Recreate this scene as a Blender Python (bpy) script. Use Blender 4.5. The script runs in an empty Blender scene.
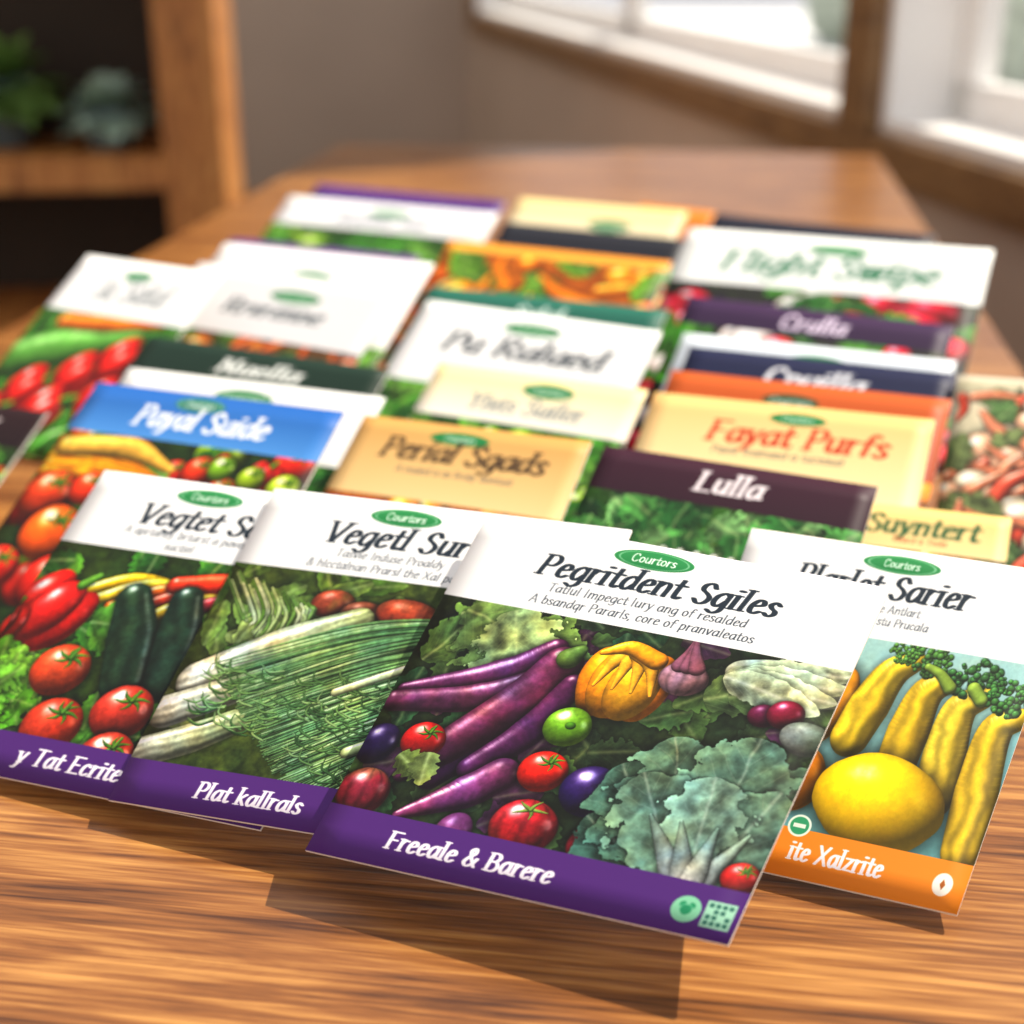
import bpy, bmesh, numpy as np, math, random
from mathutils import Vector, Matrix
rnd=random.Random(5)
scene=bpy.context.scene
COL=scene.collection
# The packets lie like fanned shingles, all parallel, on one common slope:
# slope axes (E1 across, E2 up the slope, NRM out of the print)
al,ph=math.radians(30),math.radians(-24)
Rz=np.array([[math.cos(ph),-math.sin(ph),0],[math.sin(ph),math.cos(ph),0],[0,0,1]])
NRM=Rz@np.array([0,-math.sin(al),math.cos(al)])
E1=Rz@np.array([1.,0,0]); E2=Rz@np.array([0,math.cos(al),math.sin(al)])
TZ=.75
# ------------------------------------------------------------------ print painting
def h2c(h):
    h=h.lstrip('#'); return np.array([int(h[i:i+2],16)/255 for i in (0,2,4)])
def vnoise(N,cells,seed):
    r=np.random.RandomState(seed); g=r.rand(cells+2,cells+2)
    t=np.linspace(0,cells,N,endpoint=False); i=t.astype(int); f=t-i; f=f*f*(3-2*f)
    a=g[i][:,i]; b=g[i][:,i+1]; c=g[i+1][:,i]; d=g[i+1][:,i+1]
    fx=f[None,:]; fy=f[:,None]
    return (a*(1-fx)+b*fx)*(1-fy)+(c*(1-fx)+d*fx)*fy
def fnoise(N,cells,seed,octs=4):
    s=0;w=0;a=1
    for o in range(octs):
        s=s+a*vnoise(N,min(cells*2**o,N//2),seed+o*17); w+=a; a*=.55
    return s/w
def catmull(pts,n=12):
    P=[np.array(p,float) for p in pts]
    if len(P)<3: 
        return [P[0]+(P[-1]-P[0])*t for t in np.linspace(0,1,n*2)]
    Q=[2*P[0]-P[1]]+P+[2*P[-1]-P[-2]]; out=[]
    for i in range(1,len(Q)-2):
        for t in np.linspace(0,1,n,endpoint=False):
            a,b,c,d=Q[i-1:i+3]
            out.append(.5*((2*b)+(c-a)*t+(2*a-5*b+4*c-d)*t*t+(3*b-a-3*c+d)*t**3))
    out.append(P[-1]); return out
LD=np.array([-.35,-.55,.76])
class Cv:
    def __init__(s,N,seed=0):
        s.N=N; s.img=np.ones((N,N,3)); s.n1=fnoise(N,6,seed+3); s.n2=fnoise(N,40,seed+9,4)
        s.gy,s.gx=np.mgrid[0:N,0:N]/N
    def win(s,x0,x1,y0,y1):
        N=s.N
        a=max(0,int(x0*N)-1);b=min(N,int(x1*N)+2);c=max(0,int(y0*N)-1);d=min(N,int(y1*N)+2)
        if a>=b or c>=d: return None
        return slice(c,d),slice(a,b)
    def comp(s,w,col,al):
        im=s.img[w]; al=np.clip(al,0,1)[...,None]; s.img[w]=im*(1-al)+np.clip(col,0,1)*al
    def rect(s,x0,x1,y0,y1,c1,c2=None,skew=0):
        w=s.win(x0,x1,y0,y1)
        if w is None: return
        c1=h2c(c1); c2=h2c(c2) if c2 else c1
        t=((s.gy[w]-y0)/(y1-y0)).clip(0,1)[...,None]
        s.comp(w,c1*(1-t)+c2*t,np.ones(s.gy[w].shape))
    def shade(s,nx,ny,nz,col,spec,w,tex=.25):
        nl=nx*LD[0]+ny*LD[1]+nz*LD[2]
        df=.26+.9*np.clip(nl,0,1)**1.1
        sp=np.clip(nl,0,1)**40*spec+.14*spec*np.clip(nl,0,1)**7
        l2=np.clip(nx*.62+ny*-.25+nz*.74,0,1)**70*spec*.35
        bounce=.12*np.clip(ny,0,1)*np.clip(1-nz,0,1)
        tx=1+1.5*tex*(s.n2[w]-.5)+1.3*tex*(s.n1[w]-.5)
        return col*((df+bounce)*tx)[...,None]+((sp+l2)*(.4+1.2*s.n2[w]))[...,None]
    def ell(s,cx,cy,rx,ry,rot,col,spec=.6,tex=.3,col2=None,ribs=0,shadow=.5):
        R=max(rx,ry)*1.45
        w=s.win(cx-R,cx+R,cy-R,cy+R)
        if w is None: return
        col=h2c(col); c,sn_=math.cos(rot),math.sin(rot)
        dx=s.gx[w]-cx; dy=s.gy[w]-cy
        a=(dx*c+dy*sn_)/rx; b=(-dx*sn_+dy*c)/ry
        r=np.sqrt(a*a+b*b)*(1+.09*(s.n1[w]-.5)*2)
        if shadow: s.comp(w,np.zeros(3),np.clip((1.35-r)/.35,0,1)**1.5*shadow)
        rr=np.clip(r,0,.999); nz=np.sqrt(1-rr*rr)
        nx=a*c-b*sn_; ny=a*sn_+b*c
        cc=np.broadcast_to(col,nx.shape+(3,)).copy()
        if col2 is not None:
            t=np.clip((s.n1[w]-.42)*5,0,1)[...,None]; cc=cc*(1-t)+h2c(col2)*t
        if ribs: cc=cc*(1-.28*np.abs(np.cos(np.arcsin(np.clip(a/np.sqrt(np.clip(1-b*b,.05,1)),-1,1))*ribs))[...,None]**6)
        px=s.N*min(rx,ry)
        s.comp(w,s.shade(nx,ny,nz,cc,spec,w,tex),(1-r)*px+.5)
    def tube(s,pts,rads,col,spec=.4,tex=.3,col2=None,shadow=.45,streak=0):
        P=catmull(pts,10); n=len(P); R=np.interp(np.linspace(0,1,n),np.linspace(0,1,len(rads)),rads)
        xs=[p[0] for p in P]; ys=[p[1] for p in P]; m=max(rads)*1.45
        w=s.win(min(xs)-m,max(xs)+m,min(ys)-m,max(ys)+m)
        if w is None: return
        gx,gy=s.gx[w],s.gy[w]
        best=np.full(gx.shape,1e9); bx=np.zeros(gx.shape); by=bx.copy(); bt=bx.copy(); br=bx.copy()
        for i in range(n-1):
            A=P[i];B=P[i+1];d=B-A;L=d@d+1e-12
            t=np.clip(((gx-A[0])*d[0]+(gy-A[1])*d[1])/L,0,1)
            r=R[i]*(1-t)+R[i+1]*t+1e-6
            qx=(gx-A[0]-d[0]*t)/r; qy=(gy-A[1]-d[1]*t)/r
            q=qx*qx+qy*qy; mk=q<best
            best[mk]=q[mk]; bx[mk]=qx[mk]; by[mk]=qy[mk]; bt[mk]=(i+t[mk])/(n-1); br[mk]=r[mk]
        r=np.sqrt(best)
        if shadow: s.comp(w,np.zeros(3),np.clip((1.4-r)/.4,0,1)**1.4*shadow)
        rr=np.clip(r,0,.999); nz=np.sqrt(1-rr*rr)
        cc=np.broadcast_to(h2c(col),gx.shape+(3,)).copy()
        if col2 is not None:
            t=bt[...,None]; cc=cc*(1-t)+h2c(col2)*t
        if streak:
            d=P[-1]-P[0]; d=d/(np.hypot(*d)+1e-9); side=bx*(-d[1])+by*d[0]
            cc=cc*(1-.3*(np.sin(side*streak*3+s.n1[w]*6)**2)[...,None])
        s.comp(w,s.shade(bx,by,nz,cc,spec,w,tex),(1-r)*br*s.N+.5)
    def leaf(s,cx,cy,L,W,rot,col,frill=.12,vein='#cfe0a0',va=.45,shadow=.45,seed=0,pw=.8):
        w=s.win(cx-L*1.2,cx+L*1.2,cy-L*1.2,cy+L*1.2)
        if w is None: return
        c,sn_=math.cos(rot),math.sin(rot); dx=s.gx[w]-cx; dy=s.gy[w]-cy
        n1=s.n1[w]; n2=s.n2[w]
        a=(dx*c+dy*sn_)/L; b=(-dx*sn_+dy*c)/W+.35*(n1-.5)
        ac=np.clip(a,0,1)
        hw=np.sin(np.pi*ac**pw)**.6*(1+frill*3.4*(n2-.5)+frill*.5*np.sin(a*34+seed+np.sign(b)))
        inside=(a>0)&(a<1)
        ins=np.where(inside,hw-np.abs(b),-1)
        if shadow: s.comp(w,np.zeros(3),np.clip((ins+.3)/.35,0,1)**1.3*shadow)
        base=h2c(col)
        edge=np.clip(np.abs(b)/np.clip(hw,.05,9),0,1)
        lum=.82+.15*np.sin(n1*30+b*2.5+seed)+.7*(n2-.5)+.22*edge**3-.2*np.clip(b,-1,1)-.2*(1-ac)
        cc=base*lum[...,None]
        v=np.clip(1-np.abs(b)*W*s.N/max(1.3,.009*s.N*(1.2-ac.mean())),0,1)
        v2=np.clip(1-np.abs(np.mod((a-np.abs(b)*.4+.16*(n1-.5))*8,1)-.5)*15,0,1)*.5*(1-.5*edge)
        vv=(np.maximum(v,v2)*va)[...,None]
        cc=cc*(1-vv)+h2c(vein)*vv
        s.comp(w,cc,np.clip(ins*W*s.N*1.2,0,1))
    def bg(s,y0,y1,c1,c2,cells=1):
        w=s.win(0,1,y0,y1); t=np.clip((s.n2[w]*.6+s.n1[w]*.6-.3)*1.8,0,1)[...,None]
        s.comp(w,h2c(c1)*(1-t)+h2c(c2)*t,np.ones(t.shape[:2]))
    def tomato(s,x,y,r,col='#c8281c',seed=0,cal=True):
        s.ell(x,y,r,r*.93,0,col,.75,.3)
        if cal:
            for k in range(6):
                a=seed+k*1.05; cx,cy=x+.15*r,y-.45*r
                s.tube([(cx,cy),(cx+r*.3*math.cos(a),cy+r*.2*math.sin(a)),(cx+r*.6*math.cos(a+.3),cy+r*.4*math.sin(a+.3))],[r*.07,r*.06,r*.012],'#4d7a2a',0,.3,shadow=.3)
            s.tube([(cx,cy),(cx+r*.1,cy-r*.35)],[r*.07,r*.06],'#5d8a35',0,.1,shadow=.2)
    def pepper(s,x,y,r,col,rot=0):
        c,sn_=math.cos(rot),math.sin(rot)
        for k in (-.5,.5,0):
            s.ell(x+k*r*c,y+k*r*sn_,r*.55,r,rot,col,.8,.15,shadow=.25)
        s.tube([(x+sn_*r*.9,y-c*r*.9),(x+sn_*r*1.3+r*.1,y-c*r*1.25)],[r*.14,r*.1],'#5a8a30',.1,.1)
    def broc(s,x,y,r,col='#2f5a32',seed=0):
        q=random.Random(seed)
        for k in range(80):
            a=q.random()*6.3; d=r*math.sqrt(q.random()); rr=r*q.uniform(.07,.17)
            s.ell(x+d*math.cos(a),y+d*math.sin(a)*.75,rr,rr,0,col,.12,.5,shadow=.35)
# ---- broad-nib glyphs: lists of strokes; 'c' curved, 'l' straight
BOWLL=('c',[(.38,.42),(.26,.5),(.1,.38),(.07,.15),(.17,.0),(.3,.07),(.38,.22)])
BOWLR=('c',[(.09,.34),(.22,.49),(.36,.42),(.39,.22),(.3,.02),(.18,.0),(.09,.1)])
G={
'a':(.47,[BOWLL,('l',[(.39,.5),(.39,.06)]),('l',[(.39,.03),(.46,.04)])]),
'b':(.45,[('l',[(.09,.78),(.09,.03)]),BOWLR]),
'c':(.4,[('c',[(.35,.4),(.23,.5),(.09,.36),(.08,.12),(.2,.0),(.36,.09)])]),
'd':(.48,[BOWLL,('l',[(.39,.78),(.39,.04)])]),
'e':(.41,[('c',[(.08,.25),(.22,.28),(.35,.34),(.3,.48),(.18,.48),(.08,.3),(.1,.07),(.22,.0),(.36,.09)])]),
'f':(.34,[('c',[(.38,.7),(.29,.77),(.19,.68),(.16,.4),(.15,.0)]),('l',[(.04,.47),(.31,.47)])]),
'g':(.46,[BOWLL,('c',[(.39,.5),(.39,.1),(.36,-.16),(.2,-.25),(.05,-.17)])]),
'h':(.47,[('l',[(.09,.78),(.09,0)]),('c',[(.09,.3),(.2,.46),(.32,.48),(.38,.36),(.38,.0)])]),
'i':(.22,[('l',[(.1,.5),(.1,0)]),('d',[(.11,.68)])]),
'k':(.45,[('l',[(.09,.78),(.09,0)]),('l',[(.37,.49),(.1,.22)]),('l',[(.17,.27),(.4,0)])]),
'l':(.22,[('l',[(.1,.78),(.1,0)])]),
'm':(.72,[('l',[(.09,.5),(.09,0)]),('c',[(.09,.3),(.2,.47),(.31,.46),(.36,.34),(.36,.0)]),('c',[(.36,.3),(.47,.47),(.58,.46),(.63,.34),(.63,.0)])]),
'n':(.47,[('l',[(.09,.5),(.09,0)]),('c',[(.09,.3),(.2,.47),(.32,.48),(.38,.36),(.38,.0)])]),
'o':(.44,[('c',[(.23,.5),(.09,.38),(.08,.14),(.21,.0),(.36,.12),(.37,.36),(.23,.5)])]),
'p':(.46,[('l',[(.09,.5),(.09,-.25)]),BOWLR]),
'q':(.46,[BOWLL,('l',[(.39,.5),(.39,-.25)])]),
'r':(.35,[('l',[(.09,.5),(.09,0)]),('c',[(.09,.3),(.18,.46),(.32,.46)])]),
's':(.37,[('c',[(.32,.41),(.2,.5),(.09,.4),(.16,.28),(.29,.19),(.3,.06),(.17,-.01),(.05,.08)])]),
't':(.31,[('c',[(.15,.68),(.14,.3),(.16,.05),(.23,.0),(.32,.06)]),('l',[(.03,.48),(.3,.48)])]),
'u':(.48,[('c',[(.09,.5),(.09,.15),(.17,.01),(.29,.05),(.38,.2)]),('l',[(.39,.5),(.39,0)])]),
'v':(.42,[('l',[(.05,.5),(.2,0)]),('l',[(.38,.5),(.2,0)])]),
'x':(.42,[('l',[(.05,.5),(.37,0)]),('l',[(.37,.5),(.05,0)])]),
'y':(.43,[('l',[(.05,.5),(.21,.04)]),('c',[(.39,.5),(.22,.05),(.12,-.2),(.02,-.22)])]),
'z':(.4,[('l',[(.06,.48),(.35,.48)]),('l',[(.35,.48),(.06,.02)]),('l',[(.06,.02),(.36,.02)])]),
'w':(.62,[('l',[(.05,.5),(.18,0)]),('l',[(.32,.5),(.18,0)]),('l',[(.32,.5),(.44,0)]),('l',[(.58,.5),(.44,0)])]),
',':(.2,[('l',[(.1,.04),(.05,-.12)])]),
'A':(.62,[('l',[(.3,.75),(.05,0)]),('l',[(.3,.75),(.55,0)]),('l',[(.14,.26),(.46,.26)])]),
'B':(.58,[('l',[(.12,.75),(.12,0)]),('c',[(.12,.75),(.36,.74),(.46,.58),(.36,.41),(.14,.4)]),('c',[(.14,.4),(.4,.39),(.52,.2),(.4,.01),(.12,.0)])]),
'C':(.58,[('c',[(.5,.6),(.38,.76),(.18,.7),(.08,.42),(.14,.1),(.34,-.01),(.52,.14)])]),
'E':(.54,[('l',[(.12,.75),(.12,0)]),('l',[(.12,.74),(.48,.74)]),('l',[(.12,.39),(.38,.39)]),('l',[(.12,.01),(.5,.01)])]),
'F':(.52,[('l',[(.12,.75),(.12,0)]),('l',[(.12,.74),(.48,.74)]),('l',[(.12,.39),(.38,.39)])]),
'I':(.3,[('l',[(.15,.75),(.15,0)])]),
'J':(.36,[('c',[(.26,.75),(.26,.2),(.18,.0),(.04,.06)])]),
'K':(.6,[('l',[(.12,.75),(.12,0)]),('l',[(.52,.75),(.14,.34)]),('l',[(.24,.42),(.54,0)])]),
'L':(.52,[('l',[(.12,.75),(.12,0)]),('l',[(.12,.01),(.48,.01)])]),
'N':(.64,[('l',[(.12,.75),(.12,0)]),('l',[(.12,.75),(.52,0)]),('l',[(.52,.75),(.52,0)])]),
'P':(.54,[('l',[(.13,.75),(.13,0)]),('c',[(.13,.75),(.38,.74),(.48,.56),(.38,.37),(.14,.36)])]),
'R':(.6,[('l',[(.13,.75),(.13,0)]),('c',[(.13,.75),(.38,.74),(.47,.57),(.38,.4),(.14,.39)]),('l',[(.28,.39),(.54,0)])]),
'S':(.5,[('c',[(.43,.6),(.3,.76),(.13,.68),(.13,.5),(.3,.38),(.43,.24),(.38,.04),(.2,-.01),(.06,.13)])]),
'T':(.56,[('l',[(.28,.75),(.28,0)]),('l',[(.04,.74),(.52,.74)])]),
'V':(.58,[('l',[(.04,.75),(.28,0)]),('l',[(.54,.75),(.28,0)])]),
'X':(.58,[('l',[(.05,.75),(.52,0)]),('l',[(.52,.75),(.05,0)])]),
'Y':(.56,[('l',[(.05,.75),(.28,.36)]),('l',[(.52,.75),(.28,.36)]),('l',[(.28,.38),(.28,0)])]),
'O':(.6,[('c',[(.3,.76),(.1,.6),(.1,.16),(.3,-.01),(.52,.16),(.52,.6),(.3,.76)])]),
'&':(.6,[('c',[(.54,.36),(.42,.1),(.22,-.01),(.08,.14),(.18,.36),(.36,.56),(.3,.76),(.17,.64),(.26,.4),(.55,.0)])]),
}
def text(s,st,x,y,size,col,nib=.082,it=.2,sp=.0,serif=True,align='c'):
    adv=lambda ch: (.26 if ch==' ' else G.get(ch,G['o'])[0])+sp+(nib-.05)
    W=sum(adv(c) for c in st)*size
    if align=='c': x-=W/2
    a=nib*size; b=nib*.44*size
    col=h2c(col)
    for ch in st:
        if ch!=' ' and ch in G:
            pts=[];R=[]
            for k,q in G[ch][1]:
                if k=='d': pts+= [(q[0][0]+dx,q[0][1]) for dx in (-.015,0,.015)]; R+=[1.25]*3; continue
                P=catmull(q,8 if size*s.N>40 else 5)
                if k=='l': P=[np.array(q[0])+(np.array(q[1])-np.array(q[0]))*t for t in np.linspace(0,1,16)]
                pts+=[tuple(p) for p in P]; R+=[1]*len(P)
                if serif and k=='l' and abs(q[0][0]-q[1][0])<.27 and abs(q[0][1]-q[1][1])>.3:
                    for e in q:
                        if abs(e[1]-.05)<.06 or e[1]>.45 or e[1]<-.2:
                            pts+=[(e[0]+dx,e[1]) for dx in np.linspace(-.1,.1,7)]; R+=[.72]*7
            xs=[x+(p[0]+it*p[1])*size for p in pts]; ys=[y-p[1]*size for p in pts]
            w=s.win(min(xs)-a*2,max(xs)+a*2,min(ys)-a*2,max(ys)+a*2)
            if w:
                gx,gy=s.gx[w],s.gy[w]; al_=np.zeros(gx.shape)
                for px,py,r in zip(xs,ys,R):
                    d=np.sqrt(((gx-px)/(a*r))**2+((gy-py)/(b*r))**2)
                    al_=np.maximum(al_,(1-d)*b*s.N*1.3+.5)
                s.comp(w,col,al_)
        x+=adv(ch)*size
def oval(s,x,y,rx,ry,word='Courtors',base='#1d7a3e'):
    w=s.win(x-rx,x+rx,y-ry,y+ry); r=np.sqrt(((s.gx[w]-x)/rx)**2+((s.gy[w]-y)/ry)**2)
    s.comp(w,h2c(base),(1-r)*ry*s.N+.5)
    if s.N>500:
        ring=np.clip(1-np.abs(r-.86)*ry*s.N/1.3,0,1)*.6; s.comp(w,h2c('#bfe3c4'),ring)
    text(s,word,x,y+ry*.36,ry*1.1,'#eef7ee',.06,.1,.0,False)
def subt(s,y,rows,x=.5,size=.036,col='#3a4450'):
    for i,t in enumerate(rows): text(s,t,x,y+i*size*1.2,size,col,.058,.12,.02,False)
# ---- printed pictures
def art_hero(s,y0):
    s.bg(y0,1,'#0d130d','#2c3a22')
    q=random.Random(2)
    for k in range(90):
        s.leaf(q.random(),y0+q.random()*.75,.12,.04,q.random()*6.3,q.choice(['#23402a','#3a4f2c','#4a2a45','#2a3a26','#3f5a34']),seed=k,va=.25,frill=.25)
    for k in range(5): s.leaf(.72+.05*k,.42-.02*k,.26,.07,-.5+.18*k,'#5f7748',seed=k,frill=.2)
    s.ell(.885,.33,.15,.062,.05,'#dfe4c8',.1,.5)
    for k in range(4): s.leaf(.74,.345,.3-.02*k,.045,-.25+.16*k,'#ced8b0',frill=.1,seed=k,vein='#f4f6e4',shadow=.25)
    for (x,y,L,W,r,c) in [(.03,.46,.26,.06,-1.1,'#5f8044'),(.1,.27,.22,.07,.75,'#6d9050'),(.42,.45,.34,.085,-2.75,'#6d9050'),(.36,.37,.3,.07,-2.95,'#8aa86a'),(.12,.27,.27,.09,.95,'#83a560'),(.08,.29,.22,.09,.35,'#76985a'),(.25,.29,.22,.06,.55,'#6b8c4e'),(.2,.27,.28,.1,1.15,'#b2cd90')]:
        s.leaf(x,y,L,W,r,c,frill=.3,seed=L*50)
    s.tube([(.34,.36),(.24,.46),(.03,.55)],[.03,.045,.02],'#4f2048',.6,.3)
    s.tube([(.36,.42),(.22,.53),(.02,.585)],[.022,.04,.03],'#6d345f',.55,.4,streak=.8)
    s.tube([(.44,.4),(.36,.55),(.2,.76)],[.03,.05,.035],'#35163a',.5,.25)
    s.tube([(.37,.4),(.32,.52),(.2,.68),(.13,.77)],[.052,.06,.048,.02],'#63294f',.8,.35,streak=.5)
    s.tube([(.42,.45),(.37,.6),(.28,.72)],[.03,.042,.03],'#491c46',.75,.3)
    s.tube([(.36,.72),(.3,.78),(.17,.87)],[.045,.045,.012],'#76386a',.6,.4,streak=.6)
    s.tube([(.38,.38),(.4,.35)],[.03,.015],'#5c7a3c',.1)
    # orange pepper with folds
    s.ell(.53,.42,.1,.1,0,'#c85a08',.1,.1,shadow=.4)
    for dx,rx,c in [(-.052,.054,'#ff9c14'),(.058,.054,'#ff9410'),(-.018,.06,'#ffac22'),(.026,.062,'#ffb42c')]:
        s.ell(.53+dx,.42,rx,.102,dx*2,c,.3,.22,shadow=.05)
    for dx in (-.05,-.015,.02,.055): s.tube([(.53,.325),(.53+dx*.8,.36),(.53+dx*1.3,.44)],[.024,.018,.004],'#ffb83a',.2,.2,shadow=.03)
    s.tube([(.58,.34),(.51,.318),(.45,.345)],[.026,.022,.008],'#ffa828',.25,.2,shadow=.1)
    # onion
    s.ell(.655,.375,.058,.05,0,'#b48a9a',.4,.3,ribs=5)
    for dx in (-.02,0,.02): s.tube([(.655+dx,.34),(.65+dx*.4,.3),(.645,.25)],[.02,.012,.004],'#8f5a6c',.2,.2,shadow=.2)
    s.tomato(.86,.43,.035,'#5a1430',cal=False); s.ell(.905,.415,.042,.04,0,'#74142c',.8,.2)
    s.ell(.97,.47,.06,.045,.3,'#8f9186',.2,.5,col2='#5e6a58')
    s.ell(.035,.705,.048,.058,.3,'#231540',.9,.2)
    s.tomato(.14,.675,.054,'#b41c1c',.4)
    s.leaf(.1,.72,.1,.04,.5,'#7d8f4a',frill=.3); s.leaf(.17,.7,.09,.035,1.4,'#8a9a5a',frill=.3)
    s.ell(.06,.83,.065,.062,0,'#93293a',.6,.4,col2='#6f7f3c',ribs=5)
    s.ell(.315,.885,.045,.055,.2,'#71365f',.6,.3)
    s.ell(.455,.565,.055,.053,0,'#7fae2a',.75,.3); s.ell(.46,.56,.012,.01,0,'#4f7a22',0,.1,shadow=.2)
    s.tomato(.45,.69,.058,'#d4261a',.2)
    s.ell(.575,.715,.072,.066,.1,'#28144a',1.0,.15)
    s.ell(.465,.835,.078,.07,0,'#b02430',.7,.45,ribs=4,col2='#7a3a30')
    s.ell(.64,.845,.062,.058,0,'#a41e2c',.75,.45,ribs=4,col2='#8a4a34')
    for (x,y) in [(.465,.79),(.64,.81)]:
        for a in range(5): s.tube([(x,y),(x+.02*math.cos(a*1.25),y+.012*math.sin(a*1.25)),(x+.042*math.cos(a*1.25+.2),y+.026*math.sin(a*1.25))],[.005,.004,.001],'#7b9a4c',0,.1,shadow=.2)
    # chinese cabbage: leaves widest near their tips
    for k,(r,L,W,c) in enumerate([(-2.6,.32,.1,'#3d5a4c'),(-.55,.26,.1,'#3a5648'),(-2.25,.4,.12,'#4b6a5a'),(-.85,.36,.12,'#486858'),(-1.2,.42,.12,'#587866'),(-1.95,.44,.13,'#5f806e'),(-1.55,.45,.13,'#6a8b76'),(-2.15,.36,.1,'#74947e'),(-1.25,.34,.09,'#6c8c78'),(-1.7,.33,.09,'#8caa94')]):
        s.leaf(.865,.94,L,W,r,c,frill=.3,vein='#c5d2bf',va=.42,seed=k*3,pw=1.7,shadow=.6)
    for dx in (-.06,.05,-.025,.015): s.tube([(.868,.93),(.86+dx*.8,.85),(.845+dx*2.0,.74)],[.034,.026,.004],'#d4ccd8',.15,.35,col2='#88a490',shadow=.3)
    s.tomato(.965,.845,.042,'#b0221f')
def art_leek(s,y0):
    s.bg(y0,1,'#1a2410','#56682e'); q=random.Random(4)
    for k in range(80): s.leaf(q.random()*1.0,y0+q.random()*.5,.15,.03,q.random()*6.3,q.choice(['#5c7a34','#78954a','#4a6a2c','#95a35e']),seed=k,va=.3)
    s.ell(.33,.36,.06,.045,0,'#98432c',.3,.5,col2='#7c7a34'); s.ell(.42,.38,.06,.04,0,'#7a4430',.3,.5)
    s.ell(.55,.37,.1,.05,.2,'#98402c',.3,.5,col2='#6b4a2c'); s.ell(.7,.35,.07,.04,.2,'#905538',.3,.5)
    for k in range(60):
        t=q.random(); o=q.random()*.04; s.tube([(.0+.3*t,.28+.1*t+o),(.1+.2*t,.4+o),(.1+.18*t,.42+.2*t)],[.004,.006,.002],q.choice(['#8fae5e','#5f8134','#b7c98a','#d2dcae','#6f9148']),.1,.3,shadow=.35)
    s.tube([(.42,.4),(.26,.5),(.07,.64)],[.04,.055,.058],'#c3cf92',.25,.3,col2='#f6f5e2',streak=2)
    s.tube([(.3,.58),(.17,.66),(.03,.74)],[.035,.045,.05],'#c3cf9e',.25,.3,col2='#efeedc',streak=2)
    s.tube([(.26,.72),(.14,.8),(.02,.86)],[.035,.045,.045],'#b2c284',.25,.3,col2='#e8ead2',streak=2)
    for k in range(330):
        t=q.random(); o=(q.random()-.5)
        x0,y0_=.98-.1*q.random(),.34+.16*t
        x1,y1=.12+.35*t+.1*o,.6+.32*t+.05*o
        s.tube([(x0,y0_),((x0+x1)/2+.03*o,(y0_+y1)/2-.07+.08*t),(x1,y1)],[.003,.0055,.002],q.choice(['#42673a','#547b48','#2c4a2a','#74965c','#46673e','#5c8450','#92b27e']),.2,.4,shadow=.36)
    for k in range(160):
        x=.12+.6*q.random(); y=.58+.3*q.random()*(.4+x); a=2.2+1.6*q.random()
        s.tube([(x,y),(x+.04*math.cos(a),y+.03*math.sin(a)),(x+.07*math.cos(a+.5),y+.05*math.sin(a+.5))],[.003,.003,.001],q.choice(['#6f9358','#8fae74','#35552f','#4c6f40']),.1,.2,shadow=.35)
    s.tube([(.9,.33),(.72,.45),(.45,.62)],[.012,.014,.012],'#d2daa8',.2,.3)
    s.tube([(.99,.52),(.8,.62),(.55,.78)],[.018,.018,.016],'#bccb90',.2,.3)
    s.tube([(.92,.62),(.76,.72),(.66,.84)],[.05,.06,.05],'#8aa05c',.2,.35,col2='#ecebc8',streak=2)
    for k in range(34): s.ell(.61+q.random()*.13,.76+q.random()*.1,.009,.014,q.random()*3,q.choice(['#f2eec8','#d3d99a','#9aab60']),.2,.3)
def art_garden(s,y0):
    s.bg(y0,1,'#10180c','#33491e'); q=random.Random(7)
    for k in range(70): s.leaf(q.random(),y0+q.random()*.6,.12,.04,q.random()*6.3,q.choice(['#3f7a2c','#5c9a38','#2c5a24','#79ad46']),seed=k,frill=.25)
    for k,c in enumerate(['#e8b81c','#f0d23c','#d8641a','#a8341c','#e9c53a']):
        s.tube([(.17+.05*k,.42+.02*k),(.3+.05*k,.36+.01*k),(.5+.05*k,.37)],[.02,.022,.01],c,.6,.2)
    s.tube([(.42,.36),(.6,.33),(.8,.4)],[.03,.035,.02],'#d0381c',.6); s.tube([(.5,.42),(.6,.4),(.8,.5)],[.02,.03,.02],'#8d2a3a',.6)
    s.pepper(.1,.5,.12,'#d9221c',.5); s.pepper(-.02,.56,.07,'#b81c18',.2)
    s.leaf(.24,.52,.18,.08,-.1,'#62a43e',frill=.35)
    s.tube([(.32,.42),(.38,.54),(.43,.68)],[.05,.07,.062],'#243f2c',.75,.4,streak=1.2)
    s.tube([(.47,.4),(.5,.5),(.54,.66)],[.045,.06,.055],'#1e3628',.75,.4,streak=1.2)
    s.tube([(.62,.4),(.64,.52),(.68,.68)],[.035,.05,.045],'#2a482e',.7,.25,streak=1.2)
    for k in range(30):
        a=k*.4; s.leaf(.09+.02*math.sin(k),.76+.02*math.cos(k*2),.15-.05*(k>16),.05,a,q.choice(['#5fa02c','#7cb844','#4f8a26','#94c854']),frill=.5,seed=k,vein='#dff0a8',va=.3)
    s.tomato(.235,.675,.088,'#cc4a28',.3); s.tomato(.305,.835,.088,'#c43e26',1.0); s.tomato(.475,.765,.085,'#b83a2c',.6); s.tomato(.5,.9,.08,'#bc3c2a',.2)
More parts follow.
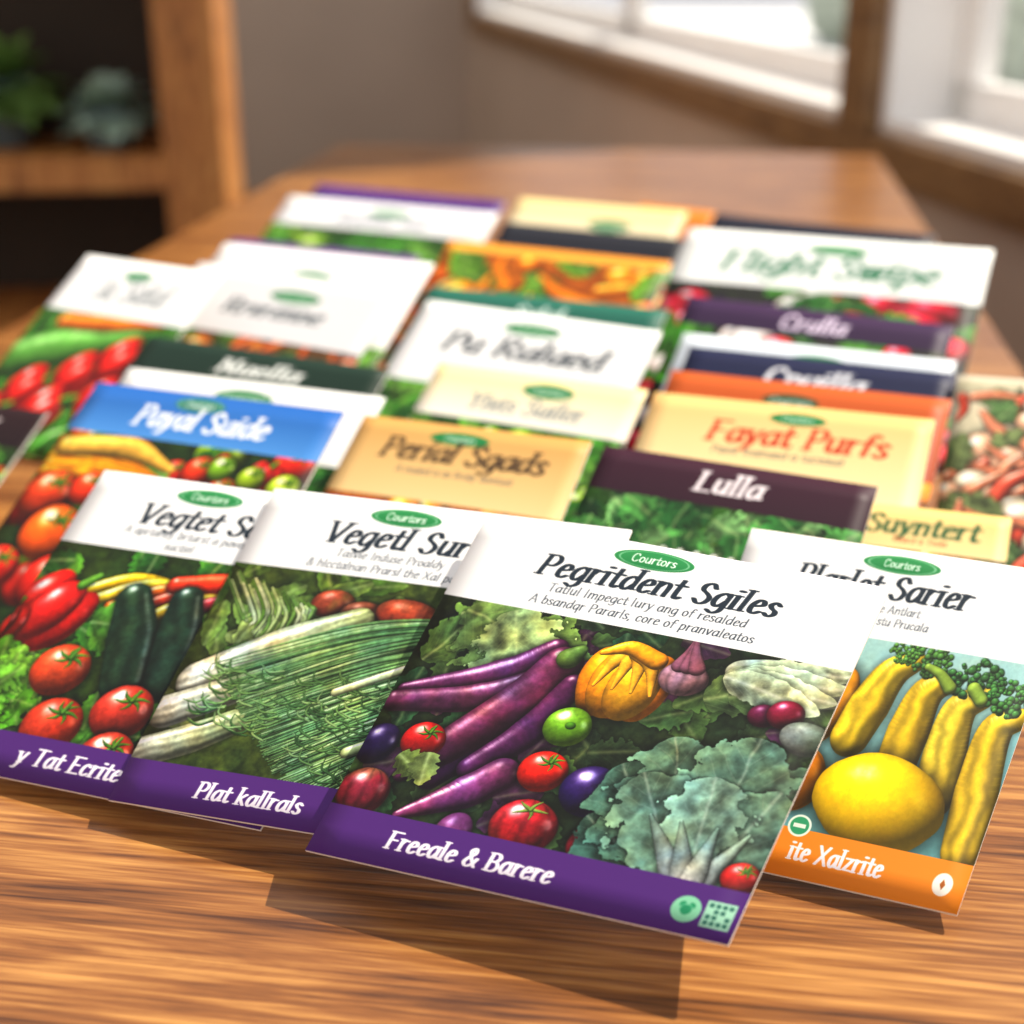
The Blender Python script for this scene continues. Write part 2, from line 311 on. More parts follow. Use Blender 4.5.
def art_squash(s,y0):
    s.rect(0,1,y0,1,'#a6c9c4','#5c949a')
    s.ell(.42,.52,.08,.13,.3,'#ffae22',.4,.2,ribs=3)
    s.ell(.4,.74,.09,.09,0,'#ff9e18',.4,.2,ribs=3)
    for (x0,yt,x1,yb,c) in [(.64,.35,.52,.6,'#f8d640'),(.76,.39,.68,.66,'#f2cb38'),(.87,.42,.82,.72,'#f9dc50'),(.99,.46,.95,.84,'#f4d040')]:
        s.tube([(x0,yt),(x0-.06,yt+.05),((x0+x1)/2-.035,(yt+yb)/2+.03),(x1,yb)],[.03,.05,.064,.06],c,.3,.14,streak=1.2,shadow=.3)
    for k,(x,y,r,c) in enumerate([(.68,.34,.065,'#4d7a3c'),(.6,.33,.045,'#5b8a40'),(.83,.37,.08,'#3c6a3a'),(.94,.41,.07,'#467a3e')]): s.broc(x,y,r,c,k)
    s.tube([(.76,.41),(.72,.375),(.68,.36)],[.02,.015,.012],'#8faa4a',.1); s.tube([(.86,.43),(.83,.4)],[.02,.02],'#8faa4a',.1)
    s.ell(.67,.765,.205,.135,.1,'#ffd21a',.45,.08)
def art_rand(s,y0,bg,items,n,seed,r0=.05,r1=.1):
    s.bg(y0,1,bg[0],bg[1]); q=random.Random(seed)
    ys=sorted(y0+.02+(1-y0)*q.random() for _ in range(n))
    for k,y in enumerate(ys):
        x=q.random(); it=q.choice(items); r=r0+(r1-r0)*q.random(); kd,c=it
        if kd=='e': s.ell(x,y,r,r*.9,0,c,.6,.25)
        elif kd=='t': s.tomato(x,y,r,c,q.random()*3)
        elif kd=='p': s.pepper(x,y,r,c,q.random()-.5)
        elif kd=='l': s.leaf(x,y,r*2.6,r*.8,q.random()*6.3,c,frill=.2,seed=k)
        elif kd=='u':
            a=q.random()*6.3; s.tube([(x,y),(x+2*r*math.cos(a),y+1.2*r*math.sin(a)),(x+4*r*math.cos(a+.2),y+2.4*r*math.sin(a+.2))],[r*.45,r*.4,r*.15],c,.5,.2)
        elif kd=='b': s.broc(x,y,r,c,k)
KINDS={
'mix':(('#142010','#2f4a1c'),[('t','#d02a1c'),('e','#e87a1c'),('l','#4f9a34'),('p','#c8241c'),('e','#9fc62c'),('l','#6eb040')]),
'green':(('#16260f','#3a6a24'),[('l','#4f9a34'),('l','#74b048'),('b','#2f6c2c'),('l','#3a7f2c'),('e','#8ab63c')]),
'orange':(('#7a3a10','#c8741c'),[('e','#f8861c'),('e','#f99c2a'),('u','#f88a1c'),('l','#6a9a34'),('e','#e8641a')]),
'radish':(('#1c1626','#3a4a24'),[('e','#d8283c'),('e','#e83a50'),('l','#4f9a34'),('e','#f0e4e0'),('e','#b81c34'),('l','#2f6a2c')]),
'sea':(('#a8a58e','#d8ceb4'),[('u','#e09474'),('e','#e6d8bc'),('u','#d08262'),('l','#7a8a5a'),('u','#c8503a'),('l','#5a7a4a'),('e','#e2b496')]),
'brown':(('#3a2416','#7a5a34'),[('e','#a84a2c'),('e','#d8843c'),('l','#5a8434'),('u','#c8602c')]),
'cuke':(('#24401c','#4a7a30'),[('u','#4d9a34'),('l','#5caa38')]),
}
def paint(sp,N,seed):
    s=Cv(N,seed); hf=sp.get('hf',.28); k=sp['art']
    {'hero':art_hero,'leek':art_leek,'garden':art_garden,'squash':art_squash}.get(k,lambda s,y:art_rand(s,y,KINDS[k][0],KINDS[k][1],sp.get('n',60),seed,sp.get('r0',.05),sp.get('r1',.1)))(s,hf)
    if k=='cuke':
        s.tube([(-.1,.62),(.3,.5),(.75,.38)],[.1,.11,.05],'#5f9a44',.4,.3); s.tube([(.2,.36),(.5,.34),(.85,.3)],[.04,.05,.03],'#e07a2c',.4)
        for x,y in [(.3,.72),(.55,.62),(.75,.52),(.5,.8),(.8,.72),(.15,.88)]: s.pepper(x,y,.12,'#d4241c',.9)
    if sp.get('extra'): sp['extra'](s)
    im=s.img
    if N>700:
        g=sp.get('grain',.36)
        n3=fnoise(N,110,seed+77,3)[...,None]; n4=fnoise(N,14,seed+55,3)[...,None]
        im=im*(1+g*(n3-.5)); im=im*(1+(n4-.5)*np.array([.3,.05,-.25])*g/.36)
    l=im.mean(2,keepdims=True); im=np.clip(l+(im-l)*1.22,0,1)
    s.img=np.clip(im,0,1)**1.04
    h=sp['h']; s.rect(0,1,0,hf,h[0],h[1] if len(h)>1 else None)
    oy=sp.get('oy',.052)
    if sp.get('oval',1): oval(s,sp.get('ox',.46),oy,sp.get('orx',.1),sp.get('ory',.03),sp.get('ow','Courtors'),sp.get('oc','#1d7a3e'))
    ty=sp.get('ty',.155); text(s,sp['t'],sp.get('tx',.5),ty,sp.get('ts',.1),sp.get('tc','#1e2a36'))
    if sp.get('sub'): subt(s,sp.get('sy',.2),sp['sub'],sp.get('sx',.5),sp.get('ss',.034),sp.get('sc','#3a4450'))
    if sp.get('foot'):
        fy=sp.get('fy',.875); s.rect(0,1,fy,1,sp['foot'][0]); text(s,sp['foot'][1],sp.get('fx',.36),fy+.078,sp.get('fs',.057),'#f3eef8',.09,.1)
    if sp.get('badge'):
        w=s.win(.8,1,.85,1)
        for bx,c,sq in [(.885,'#7fc8a0',0),(.955,'#9ad0b4',1)]:
            r=np.maximum(abs(s.gx[w]-bx),abs(s.gy[w]-.94)) if sq else np.hypot(s.gx[w]-bx,s.gy[w]-.94)
            s.comp(w,h2c(c),(.032-r)*s.N)
            if not sq:
                X=(s.gx[w]-bx)/.016; Y=-(s.gy[w]-.942)/.016
                s.comp(w,h2c('#1f8a5c'),-((X*X+Y*Y-1)**3-X*X*Y**3)*6)
            if sq:
                for i in range(4):
                    for j in range(4):
                        if (i*3+j*5+i*j)%3!=1: s.comp(w,h2c('#2f6a5c'),(.0055-np.maximum(abs(s.gx[w]-bx+.021-.014*i),abs(s.gy[w]-.961+.014*j)))*s.N)
    if sp.get('dot'):
        w=s.win(.8,1,.85,1); s.comp(w,h2c('#f6f1e4'),(.03-np.hypot(s.gx[w]-.93,s.gy[w]-.935))*s.N)
        s.comp(w,h2c('#a85a1c'),(.009-np.abs(s.gx[w]-.93)-.6*np.abs(s.gy[w]-.935))*s.N)
        w=s.win(.38,.54,.83,.93); r=np.hypot((s.gx[w]-.46)/1.25,s.gy[w]-.865)
        s.comp(w,h2c('#dff0e4'),(.03-r)*s.N); s.comp(w,h2c('#2f9a6a'),(.024-r)*s.N); s.comp(w,h2c('#dff0e4'),(.006-np.abs(s.gy[w]-.865))*s.N*(r<.016))
    return s.img
WH=('#f4f5f5','#ebedee')
def kale(s):
    q=random.Random(3)
    for k in range(110): s.leaf(q.random(),.2+.4*q.random(),.13,.07,q.random()*6.3,q.choice(['#3a7c3c','#285e2e','#5a9c52','#82b474','#1e4424']),frill=.4,seed=k,shadow=.5)
    for k in range(8): s.tube([(.35+.06*k,.56),(.36+.06*k,.42)],[.02,.015],'#e4ecd8',.2)
    for k in range(9): s.tomato(.3+.07*k,.5+.03*(k%2),.045,['#d8281c','#f0b01c','#c81c1c'][k%3])
def suide(s):
    for k in range(5): s.tube([(.03,.26+.03*k),(.25,.29+.02*k),(.5,.36)],[.03,.03,.008],'#ff9a20',.4)
    s.tube([(.05,.27),(.3,.25),(.5,.31)],[.04,.045,.015],'#f9c45a',.3)
    for x,y,r,c in [(.6,.3,.06,'#cf3a1c'),(.72,.36,.055,'#d84a20'),(.8,.3,.05,'#9ab82c'),(.93,.32,.06,'#a8c43a'),(.68,.28,.05,'#7fae2c'),(.9,.42,.06,'#8fb62c'),(.78,.42,.07,'#b8cc50'),(.58,.44,.06,'#5c8f2c'),(.1,.46,.1,'#e04a24'),(.2,.6,.11,'#f0641c'),(.08,.75,.09,'#dc2a1c'),(.3,.76,.1,'#dc2a1c'),(.24,.42,.07,'#e8401c'),(.42,.42,.05,'#8db02c')]:
        s.tomato(x,y,r,c,x*9)
# each packet: placement on the slope (0.1 mm): height of its plane, then either 4 corners
# or (left, top, width, angle*10deg, height); texture size; print description
CARDS=[
((5308,[(-1689,7231),(-482,7217),(-632,6133),(-1751,6076)]),1200,dict(art='hero',h=WH,hf=.262,t='Pegritdent Sgiles',ts=.086,ty=.15,tx=.49,oy=.048,sub=['Tatlul Impegct lury ang of resalded','A bsandqr Pararls, core of pranvaleatos'],sy=.197,sx=.49,foot=('#4a2070','Freeale & Barere'),fx=.38,badge=1)),
((5233,[(-2482,7249),(-1265,7320),(-1290,6205),(-2433,6087)]),1000,dict(art='leek',h=WH,hf=.262,t='Vegetl Surats',ts=.094,ty=.16,tx=.47,ox=.41,sub=['Tasvie Induse Proaldy','& hlcctalnan Prarsl the Xal pule'],sy=.205,sx=.42,foot=('#4a2070','Plat kallrals'),fx=.36,fy=.88)),
((5204,[(-3173,7221),(-1895,7275),(-1961,6133),(-3131,6056)]),900,dict(art='garden',h=WH,hf=.265,t='Vegtet Sadil',ts=.094,ty=.168,tx=.42,ox=.36,sub=['A aprtandy brturst a paved','suctiel'],sy=.208,sx=.36,foot=('#4a2070','y Tat Ecrite'),fx=.42,fs=.062)),
((4964,[(-994,7601),(-33,7620),(-169,6498),(-992,6473)]),900,dict(art='squash',grain=.12,h=WH,hf=.3,t='Plarlet Sarier',ts=.1,ty=.168,tx=.46,ox=.5,orx=.12,sub=['Auauie Antlart','Suosrity stu Prucala'],sy=.215,sx=.5,foot=('#ec861e','ite Xalzrite'),fx=.6,fs=.064,dot=1)),
((4552,(-1756,8189,1032,-6,1032)),640,dict(art='green',h=('#3a1428','#2c1020'),hf=.2,t='Lulla',ts=.12,ty=.14,tc='#efe6ea',oval=0,extra=kale)),
((4519,(-2814,8191,988,18,988)),500,dict(art='orange',h=('#cf9a52','#f0cf92'),hf=.4,t='Perial Sgads',ts=.14,ty=.2,oy=.07,tc='#3c2a1c',sub=['A nuand a as hraty aontust'],sy=.27,ss=.045,ory=.036,orx=.13)),
((4349,(-1031,8251,755,31,755)),400,dict(art='mix',h=('#f5cf7c','#f7dc9c'),hf=.26,t='Suyntert',ts=.15,ty=.17,tx=.6,tc='#2c5a34',oval=0,sub=['Teard a Tnda'],sy=.22,sx=.6,ss=.045,sc='#c8321c')),
((4850,(-3813,7889,1145,16,1260)),690,dict(art='mix',h=('#1c5cae','#4a8ed8'),hf=.2,t='Payal Suide',ts=.11,ty=.15,tc='#f2f6fa',oc='#1f6a58',n=90,oy=.045,extra=suide)),
((4292,(-1757,8722,1127,21,1127)),500,dict(art='green',h=('#eebf76','#f9e2ae'),hf=.4,t='Fayat Purfs',ts=.13,ty=.2,oy=.065,tc='#c23a1c',sub=['Pavie Inamaed a tuceaud'],sy=.255,ss=.045,tx=.55,ox=.54)),
((4436,(-5104,7993,718,13,646)),300,dict(art='mix',h=('#2a1216','#1c0c10'),hf=.35,t='Sgal',ts=.2,ty=.28,tc='#e8dcdc',oval=0)),
((4408,(-4158,8355,1314,15,959)),400,dict(art='green',h=WH,hf=.42,t='Puela Sarad',ts=.13,ty=.32,oy=.1,ox=.5,ory=.05,orx=.11,tc='#50606a')),
((4141,(-2860,8871,1006,-5,1006)),400,dict(art='green',h=('#f6df9e','#f6f2e6'),hf=.3,t='Yivis Suiler',ts=.12,ty=.24,tc='#8a8f90',ox=.57,oy=.09,ory=.045,orx=.12,n=90)),
((4110,(-1798,9025,1185,11,1114)),400,dict(art='orange',h=('#c85a1e','#a8441a'),hf=.4,t='Sgella Sarb',ts=.1,ty=.25,oc='#1c4a2c',tc='#f0dcc0',oy=.1,ory=.04)),
((3921,(-641,9373,947,36,1136)),400,dict(art='sea',h=('#cfc8b4','#c8c0a8'),hf=.02,t='',oval=0,n=130)),
((3885,(-1852,9398,1205,7,1097)),400,dict(art='mix',h=('#1a2044','#141836'),hf=.4,t='Cpuilla',ts=.13,ty=.17,tc='#eef0f6',oval=0,sub=['Toundtarre cunduturer'],sy=.25,ss=.06,sc='#d8dcec')),
((4091,(-4496,8850,1381,-9,884)),400,dict(art='mix',h=('#183226','#10261c'),hf=.4,t='Nuella',ts=.13,ty=.19,tx=.52,tc='#f2f6f2',oval=0)),
((3834,(-1926,9527,1250,6,1137)),300,dict(art='mix',h=('#dfe9f2','#cfdce8'),hf=.4,t='',ox=.52,oy=.09,ory=.04,orx=.11)),
((3785,(-3338,9607,1284,-19,1092)),450,dict(art='green',h=WH,hf=.5,t='Pu Rulued',ts=.16,ty=.29,ox=.5,oy=.1,ory=.04,orx=.12)),
((4060,(-5252,9395,911,-20,1366)),500,dict(art='cuke',h=WH,hf=.3,t='Ju Salul',ts=.16,ty=.22,tc='#8d9498',oy=.08,ory=.03,orx=.1)),
((3755,(-4846,9738,1315,-25,1157)),450,dict(art='brown',h=('#dfdfe0','#dcdde0'),hf=.42,t='Rrvrenne',ts=.13,ty=.29,ox=.56,oy=.14,ory=.04,orx=.12,tc='#50585e',n=90)),
((3714,(-2021,9903,1284,-10,1284)),400,dict(art='radish',h=('#3a1f48','#2c1838'),hf=.14,t='Crulla',ts=.1,ty=.115,tc='#e6d8ee',oval=0,n=90)),
((3690,(-3438,9806,1326,3,1167)),400,dict(art='green',h=('#1f6a58','#143f38'),hf=.4,t='Sulul',ts=.1,ty=.14,tc='#d8ece4',oval=0)),
((3663,(-4865,10007,1358,-1,1318)),400,dict(art='green',h=WH,hf=.5,t='Stuel Marle',ts=.1,ty=.3,ox=.5,oy=.16,ory=.04,orx=.1,tc='#707880')),
((3421,(-3666,10466,1347,-6,1347)),400,dict(art='orange',h=('#ee9420','#f0a83c'),hf=.05,t='',oval=0,n=90)),
((3307,(-2353,10866,1646,8,1564)),500,dict(art='radish',h=('#f2f6f4','#eef2f0'),hf=.27,t='Flight Swipe',ts=.14,ty=.2,tc='#3a7a5a',ox=.52,oy=.062,ory=.028,orx=.1,n=110)),
((2923,(-3723,11217,1229,-10,1229)),300,dict(art='mix',h=('#22242e','#1a1c26'),hf=.2,t='',oval=0)),
((2469,(-4010,11985,1220,-5,1220)),400,dict(art='green',h=('#f6dc94','#f6f4ec'),hf=.4,t='Sual',ts=.12,ty=.34,ox=.6,oy=.17,ory=.045,orx=.12,tc='#70787a')),
((3387,(-5116,10344,1297,1,1181)),300,dict(art='mix',h=('#5a2a78','#4a2068'),hf=.3,t='',oval=0)),
((2445,(-5817,11839,1694,-3,1033)),400,dict(art='green',h=('#f0f2f4','#eceef2'),hf=.28,t='Ruelat Sul',ts=.1,ty=.22,ox=.52,oy=.1,ory=.04,orx=.1,tc='#707888',n=90)),
((2404,(-2633,12051,1442,-18,1139)),300,dict(art='mix',h=('#1c1f30','#14182a'),hf=.3,t='',oval=0)),
((2394,(-5702,12054,1555,-13,1135)),300,dict(art='mix',h=('#4f2478','#5a3080'),hf=.3,t='',oval=0)),
((2239,(-3259,12286,556,-23,1113)),300,dict(art='orange',h=('#e08a2c','#c86a1c'),hf=.3,t='',oval=0)),
]
# ------------------------------------------------------------------ helpers
def newmat(name):
    m=bpy.data.materials.new(name); m.use_nodes=True; return m,m.node_tree,m.node_tree.nodes['Principled BSDF']
def lin(h):
    c=h2c(h); return tuple(float(v) for v in np.where(c<=.04045,c/12.92,((c+.055)/1.055)**2.4))+(1,)
def paintmat(name,col,rough=.6,var=.12,scale=6):
    m,nt,b=newmat(name); tc=nt.nodes.new('ShaderNodeTexCoord'); n=nt.nodes.new('ShaderNodeTexNoise'); n.inputs['Scale'].default_value=scale; n.inputs['Detail'].default_value=6
    r=nt.nodes.new('ShaderNodeValToRGB'); c=lin(col)
    r.color_ramp.elements[0].color=tuple(v*(1-var) for v in c[:3])+(1,); r.color_ramp.elements[1].color=tuple(min(1,v*(1+var)) for v in c[:3])+(1,)
    r.color_ramp.elements[0].position=.3; r.color_ramp.elements[1].position=.7
    nt.links.new(tc.outputs['Object'],n.inputs['Vector']); nt.links.new(n.outputs['Fac'],r.inputs[0]); nt.links.new(r.outputs[0],b.inputs['Base Color'])
    b.inputs['Roughness'].default_value=rough; return m
def woodmat(name,cols,scale=(2,22,22),rough=.38,bump=.15,fine=9):
    m,nt,b=newmat(name); N=nt.nodes; L=nt.links
    tc=N.new('ShaderNodeTexCoord'); mp=N.new('ShaderNodeMapping'); mp.inputs['Scale'].default_value=scale; L.new(tc.outputs['Object'],mp.inputs[0])
    n1=N.new('ShaderNodeTexNoise'); n1.inputs['Scale'].default_value=1.6; n1.inputs['Detail'].default_value=10; n1.inputs['Roughness'].default_value=.62; n1.inputs['Distortion'].default_value=1.2; L.new(mp.outputs[0],n1.inputs['Vector'])
    mp2=N.new('ShaderNodeMapping'); mp2.inputs['Scale'].default_value=(scale[0]*5,scale[1]*fine,scale[2]*fine); L.new(tc.outputs['Object'],mp2.inputs[0])
    n2=N.new('ShaderNodeTexNoise'); n2.inputs['Scale'].default_value=1.5; n2.inputs['Detail'].default_value=6; L.new(mp2.outputs[0],n2.inputs['Vector'])
    mx=N.new('ShaderNodeMath'); mx.operation='MULTIPLY_ADD'; mx.inputs[1].default_value=.5; L.new(n2.outputs['Fac'],mx.inputs[0])
    m2=N.new('ShaderNodeMath'); m2.operation='MULTIPLY'; m2.inputs[1].default_value=.52; L.new(n1.outputs['Fac'],m2.inputs[0]); L.new(m2.outputs[0],mx.inputs[2])
    r=N.new('ShaderNodeValToRGB'); L.new(mx.outputs[0],r.inputs[0])
    e=r.color_ramp.elements; e[0].position=.38; e[0].color=lin(cols[0]); e[1].position=.64; e[1].color=lin(cols[2]); k=e.new(.5); k.color=lin(cols[1])
    L.new(r.outputs[0],b.inputs['Base Color']); b.inputs['Roughness'].default_value=rough
    bp=N.new('ShaderNodeBump'); bp.inputs['Strength'].default_value=bump; bp.inputs['Distance'].default_value=.001; L.new(mx.outputs[0],bp.inputs['Height']); L.new(bp.outputs[0],b.inputs['Normal'])
    return m
def obj(name,me,mats,parent=None):
    o=bpy.data.objects.new(name,me); COL.objects.link(o)
    for m in mats: me.materials.append(m)
    if parent: o.parent=parent
    return o
def empty(name,loc=(0,0,0),rz=0):
    e=bpy.data.objects.new(name,None); COL.objects.link(e); e.location=loc; e.rotation_euler=(0,0,rz); return e
def boxes(name,lst,mats,parent=None,loc=(0,0,0),rz=0,bev=.003):
    bm=bmesh.new()
    for c,sz in lst:
        bmesh.ops.create_cube(bm,size=1,matrix=Matrix.Translation(c)@Matrix.Diagonal((*sz,1)))
    if bev: bmesh.ops.bevel(bm,geom=bm.edges[:],offset=bev,segments=2,affect='EDGES')
    me=bpy.data.meshes.new(name); bm.to_mesh(me); bm.free()
    o=obj(name,me,mats,parent); o.location=loc; o.rotation_euler=(0,0,rz); return o
# ------------------------------------------------------------------ packets
edge=paintmat('packet_paper_white','#f1f0ec',.6,.02)
for ci,((d,g),N,sp) in enumerate(CARDS):
    U=1e-4
    if len(g)==4: pts=[np.array(p,float)*U for p in g]
    else:
        a,b_,w_,an,h_=g; t_=math.radians(an/10); wv=np.array([math.cos(t_),math.sin(t_)])*w_*U; hv=np.array([math.sin(t_),-math.cos(t_)])*h_*U
        p0=np.array([a,b_])*U; pts=[p0,p0+wv,p0+wv+hv,p0+hv]
    A,B,Cc,D=[NRM*d*U+E1*p[0]+E2*p[1] for p in pts]; cen=(A+B+Cc+D)/4
    n=14; t=.0009
    verts=[];faces=[];uv=[];mi=[]
    for side in (0,1):
        for j in range(n+1):
            for i in range(n+1):
                u,v=i/n,j/n
                P=(A*(1-u)+B*u)*(1-v)+(D*(1-u)+Cc*u)*v
                bul=.0006*math.sin(math.pi*u)*math.sin(math.pi*v)
                P=P+NRM*((bul) if side==0 else -t-bul*.3)
                verts.append(tuple(P-cen)); uv.append((u,1-v))
    K=(n+1)**2
    for j in range(n):
        for i in range(n):
            a=j*(n+1)+i; f=[a,a+n+1,a+n+2,a+1]; faces.append(f); mi.append(0)
            faces.append([K+x for x in reversed(f)]); mi.append(1)
    bd=[i for i in range(n)]+[i*(n+1)+n for i in range(n)]+[n*(n+1)+n-i for i in range(n)]+[(n-i)*(n+1) for i in range(n)]
    for a,b in zip(bd,bd[1:]+bd[:1]): faces.append([a,b,K+b,K+a]); mi.append(1)
    me=bpy.data.meshes.new('seed_packet'); me.from_pydata(verts,[],faces)
    ul=me.uv_layers.new(name='UVMap')
    for p in me.polygons:
        p.material_index=mi[p.index]; p.use_smooth=(p.index<2*n*n)
        for li in p.loop_indices: ul.data[li].uv=uv[me.loops[li].vertex_index]
    me.update()
    im=bpy.data.images.new('packet_print_%02d'%ci,N,N)
    a=np.ones((N,N,4),np.float32); a[...,:3]=paint(sp,N,ci*7+1)[::-1]; im.pixels.foreach_set(a.ravel()); im.update(); im.pack()
    m,nt,b=newmat('packet_print_%02d'%ci); tx=nt.nodes.new('ShaderNodeTexImage'); tx.image=im; tx.interpolation='Cubic' if N>800 else 'Linear'
    nt.links.new(tx.outputs[0],b.inputs['Base Color']); b.inputs['Roughness'].default_value=.52; b.inputs['Specular IOR Level'].default_value=.25
    o=obj('seed_packet',me,[m,edge]); o.location=tuple(cen)
# ------------------------------------------------------------------ table
RZ=math.radians(-8)
wood=woodmat('oak_table_wood',('#48260f','#875327','#bd8647'),(2.6,26,26),.3,.35,12)
tab=empty('wooden_dining_table',(-.0156,.828,0),RZ)
top=boxes('tabletop',[((0,0,TZ-.0175),(.63,1.75,.035))],[wood],tab,bev=.004)
boxes('apron',[((0,.8,TZ-.085),(.5,.02,.1)),((0,-.8,TZ-.085),(.5,.02,.1)),((.25,0,TZ-.085),(.02,1.6,.1)),((-.25,0,TZ-.085),(.02,1.6,.1))],[wood],tab)
boxes('legs',[((x,y,(TZ-.035)/2),(.06,.06,TZ-.035)) for x in (-.25,.25) for y in (-.8,.8)],[wood],tab)
# ------------------------------------------------------------------ room
wallm=paintmat('wall_paint_taupe','#bfae9e',.85,.05,3)
floorm=woodmat('floor_boards','#3a2a20 #4e3a2c #5f4836'.split(),(1,9,9),.5)
boxes('floor',[((0,0,-.05),(8,12,.1))],[floorm],loc=(-1.6,1.5,0),bev=0)
e_=(-.2045,.9789)
WRZ=math.atan2(e_[1],e_[0])
O=(.575,1.62,0)
H=2.7; T=.14
smin,smax=-3.6,3.62
sill,head=.735,2.25
w2=(-2.3,.37); w1=(.47,3.38)
L=[(((smin+smax)/2,-T/2,sill/2),(smax-smin,T,sill)),(((smin+smax)/2,-T/2,(head+H)/2),(smax-smin,T,H-head))]
for a,b in ((smin,w2[0]),(w2[1],w1[0]),(w1[1],smax)): L.append((((a+b)/2,-T/2,(sill+head)/2),(b-a,T,head-sill)))
boxes('wall_right',L,[wallm],loc=O,rz=WRZ,bev=0)
trimw=woodmat('window_trim_wood','#5e4530 #86643f #9c7a50'.split(),(6,6,30),.5)
white=paintmat('white_window_paint','#faf9f6',.45,.02)
glass,nt,b=newmat('window_glass'); nt.nodes.remove(b)
tr=nt.nodes.new('ShaderNodeBsdfTransparent'); gl=nt.nodes.new('ShaderNodeBsdfGlossy'); gl.inputs['Roughness'].default_value=.02; mxs=nt.nodes.new('ShaderNodeMixShader'); mxs.inputs[0].default_value=.05
nt.links.new(tr.outputs[0],mxs.inputs[1]); nt.links.new(gl.outputs[0],mxs.inputs[2]); nt.links.new(mxs.outputs[0],nt.nodes['Material Output'].inputs[0])
for k,(a,b_) in enumerate((w1,w2)):
    par=empty('window_%d'%(k+1),O,WRZ)
    m=(a+b_)/2; w=b_-a
    boxes('casing_trim',[((m,.008,sill-.03),(w+.02,.03,.055)),((m,.008,head+.035),(w+.02,.03,.07)),((a-.028,.008,(sill+head)/2),(.045,.03,head-sill+.12)),((b_+.028,.008,(sill+head)/2),(.045,.03,head-sill+.12))],[trimw],par)
    j=.016
    boxes('jamb',[((m,-T/2,sill+j/2),(w,T,j)),((m,-T/2,head-j/2),(w,T,j)),((a+j/2,-T/2,(sill+head)/2),(j,T,head-sill)),((b_-j/2,-T/2,(sill+head)/2),(j,T,head-sill))],[white],par,bev=.002)
    fr=.05; y=-T+.03; segs=[a+j,(m if k==0 else -1.85),b_-j]
    sl=[]
    for p,q_ in zip(segs,segs[1:]):
        c=(p+q_)/2; ww=q_-p
        sl+= [((c,y,sill+j+fr/2),(ww,.035,fr)),((c,y,head-j-fr/2),(ww,.035,fr)),((p+fr/2,y,(sill+head)/2),(fr,.035,head-sill-2*j)),((q_-fr/2,y,(sill+head)/2),(fr,.035,head-sill-2*j))]
    boxes('sash',sl,[white],par,bev=.002)
    boxes('glass_pane',[((m,y,(sill+head)/2),(w-.06,.004,head-sill-.06))],[glass],par,bev=0)
boxes('wall_back',[((0,0,H/2),(4.5,.12,H))],[wallm],loc=(-2.4,5.2,0),bev=0)
boxes('baseboard_back',[((0,0,.06),(4.3,.02,.12))],[trimw],loc=(-2.4,5.12,0))
boxes('wall_left',[((0,0,H/2),(.12,9,H))],[wallm],loc=(-3.2,1.0,0),bev=0)
# outdoors
snow=paintmat('outdoor_snow','#eef0f2',.8,.06,2)
boxes('ground',[((0,0,-.05),(30,40,.1))],[snow],loc=(16.2,5,-.25),bev=0)
hedge=paintmat('garden_hedge_green','#b4beac',.9,.4,8)
bm=bmesh.new()
for k in range(34):
    bmesh.ops.create_icosphere(bm,subdivisions=2,radius=.8,matrix=Matrix.Translation((4.2+rnd.random()*.6,-2+k*.6,.3+rnd.random()*.3)))
for v in bm.verts: v.co+=Vector((rnd.uniform(-.08,.08),rnd.uniform(-.08,.08),rnd.uniform(-.08,.08)))
me=bpy.data.meshes.new('garden_hedge'); bm.to_mesh(me); bm.free(); obj('garden_hedge',me,[hedge])
# ------------------------------------------------------------------ bookcase + contents
sw=woodmat('bookcase_wood','#8a5628 #b8763a #d09450'.split(),(14,2,2),.5)
dk=paintmat('bookcase_back_dark','#33291f',.8,.1)
BX,BY=-1.455,2.55
bc=empty('wooden_bookcase',(BX,BY,0),math.radians(6))
hw=.9
boxes('frame',[((hw,0,.9),(.1,.36,1.8)),((-hw,0,.9),(.1,.36,1.8)),((0,0,1.8),(1.9,.38,.04)),((0,0,.06),(1.7,.34,.1)),((0,0,.31),(1.7,.34,.05)),((0,0,.6),(1.7,.34,.055)),((0,0,1.2),(1.7,.34,.04))],[sw],bc)
boxes('back_panel',[((0,.17,.92),(1.7,.02,1.76))],[dk],bc,bev=0)
def lathe(bm,prof,cx,cy,cz,mi=0,n=24):
    rings=[]
    for r,z in prof: rings.append([bm.verts.new((cx+r*math.cos(a*2*math.pi/n),cy+r*math.sin(a*2*math.pi/n),cz+z)) for a in range(n)])
    for A_,B_ in zip(rings,rings[1:]):
        for i in range(n):
            f=bm.faces.new((A_[i],A_[(i+1)%n],B_[(i+1)%n],B_[i])); f.material_index=mi; f.smooth=True
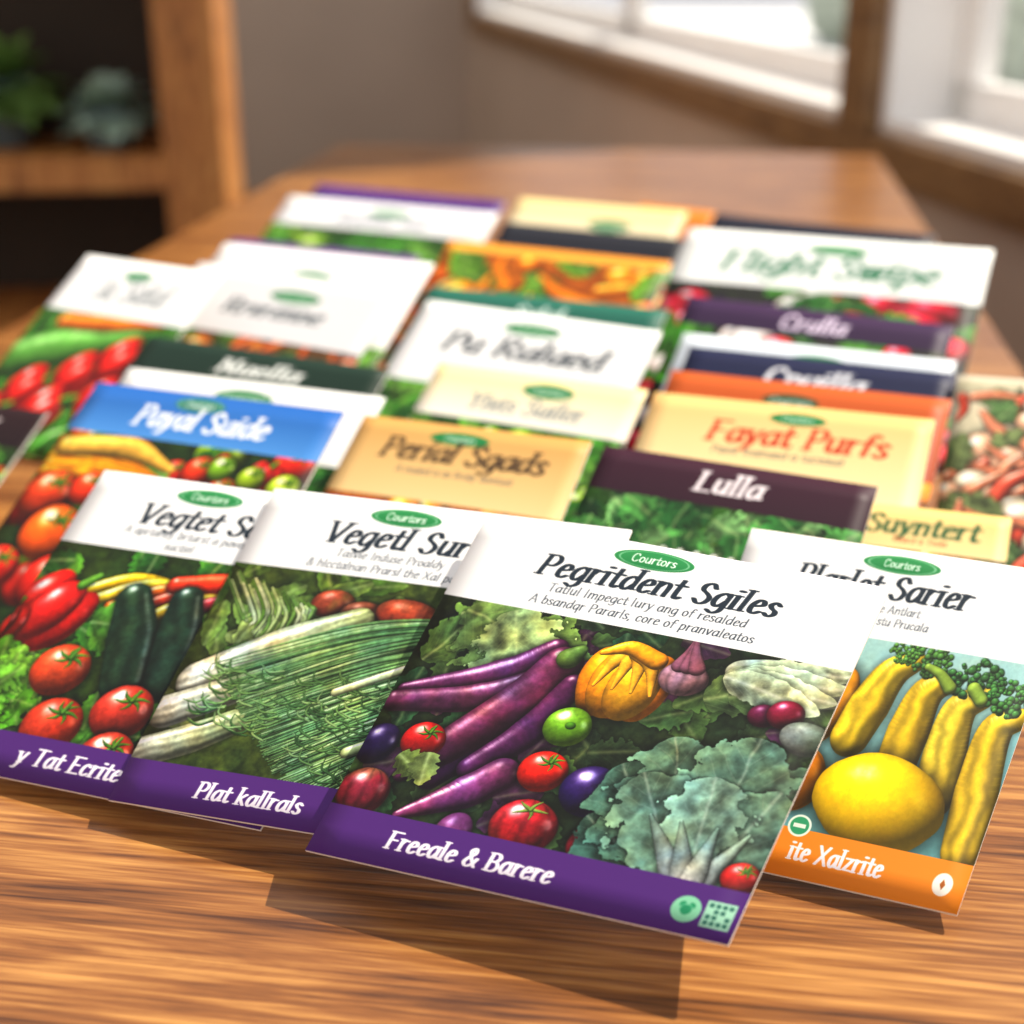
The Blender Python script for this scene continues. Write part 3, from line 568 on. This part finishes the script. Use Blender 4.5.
def plant(name,x,y,z,pr,ph,R,leafc,potc,nl=130):
    bm=bmesh.new(); lathe(bm,[(.001,0),(pr*.75,0),(pr,ph),(pr*1.08,ph),(pr*1.08,ph*.86),(pr*.9,ph*.86),(.001,ph*.85)],0,0,0,1)
    for k in range(nl):
        a=rnd.random()*6.28; el=rnd.uniform(-.1,1.4); Lr=R*rnd.uniform(.6,1.1); w=R*.24
        dirv=Vector((math.cos(a)*math.cos(el),math.sin(a)*math.cos(el),math.sin(el))); sd=Vector((-math.sin(a),math.cos(a),0))
        base=Vector((0,0,ph*.85)); pr_=None
        for i in range(6):
            t=i/5; p=base+dirv*Lr*t-Vector((0,0,R*.35*t*t)); ww=w*math.sin(math.pi*min(.98,.08+t*.9))
            cur=(bm.verts.new(p-sd*ww),bm.verts.new(p+Vector((0,0,-ww*.2))),bm.verts.new(p+sd*ww))
            if pr_:
                for u in (0,1): f=bm.faces.new((pr_[u],pr_[u+1],cur[u+1],cur[u])); f.smooth=True
            pr_=cur
    me=bpy.data.meshes.new(name); bm.to_mesh(me); bm.free()
    o=obj(name,me,[leafc,potc]); o.location=(x,y,z)
lg=paintmat('foliage_green','#6f9448',.6,.35,20); lg2=paintmat('foliage_grey_green','#a3bdaa',.6,.25,20)
pot=paintmat('pot_slate','#6d828c',.5,.1); pot2=paintmat('pot_terracotta','#7a4a36',.7,.1)
Rb=Matrix.Rotation(math.radians(6),3,'Z')
for (dx,dy,nm,m1,m2,pr,ph,R) in [(.745,-.05,'potted_leafy_plant',lg2,pot,.05,.07,.1),(.55,.0,'potted_leafy_plant',lg,pot,.06,.12,.14),(.3,-.02,'potted_leafy_plant',lg,pot2,.08,.12,.14),(.02,0,'potted_leafy_plant',lg,pot2,.08,.1,.14),(-.3,0,'potted_leafy_plant',lg2,pot,.08,.1,.14)]:
    p=Rb@Vector((dx,dy,0)); plant(nm,BX+p.x,BY+p.y,.6285,pr,ph,R,m1,m2)
# ------------------------------------------------------------------ light
w=bpy.data.worlds.new('sky'); scene.world=w; w.use_nodes=True; nt=w.node_tree; bg=nt.nodes['Background']
bg.inputs[0].default_value=(.96,.95,.98,1); bg.inputs[1].default_value=.8
sd=bpy.data.lights.new('sun','SUN'); sd.energy=7.2; sd.angle=math.radians(.7); sd.color=(1,.91,.77)
so=bpy.data.objects.new('sun',sd); COL.objects.link(so)
so.rotation_euler=Vector((.58,.3,.75)).to_track_quat('Z','Y').to_euler()
# ------------------------------------------------------------------ camera
cam=bpy.data.cameras.new('camera'); co=bpy.data.objects.new('camera',cam); COL.objects.link(co); scene.camera=co
co.location=(0,0,.985); co.rotation_euler=(math.radians(90-22.223),0,0)
cam.sensor_width=36; cam.lens=50; cam.clip_start=.01; cam.clip_end=100
cam.dof.use_dof=True; cam.dof.focus_distance=.385; cam.dof.aperture_fstop=7.4
scene.view_settings.view_transform='Standard'
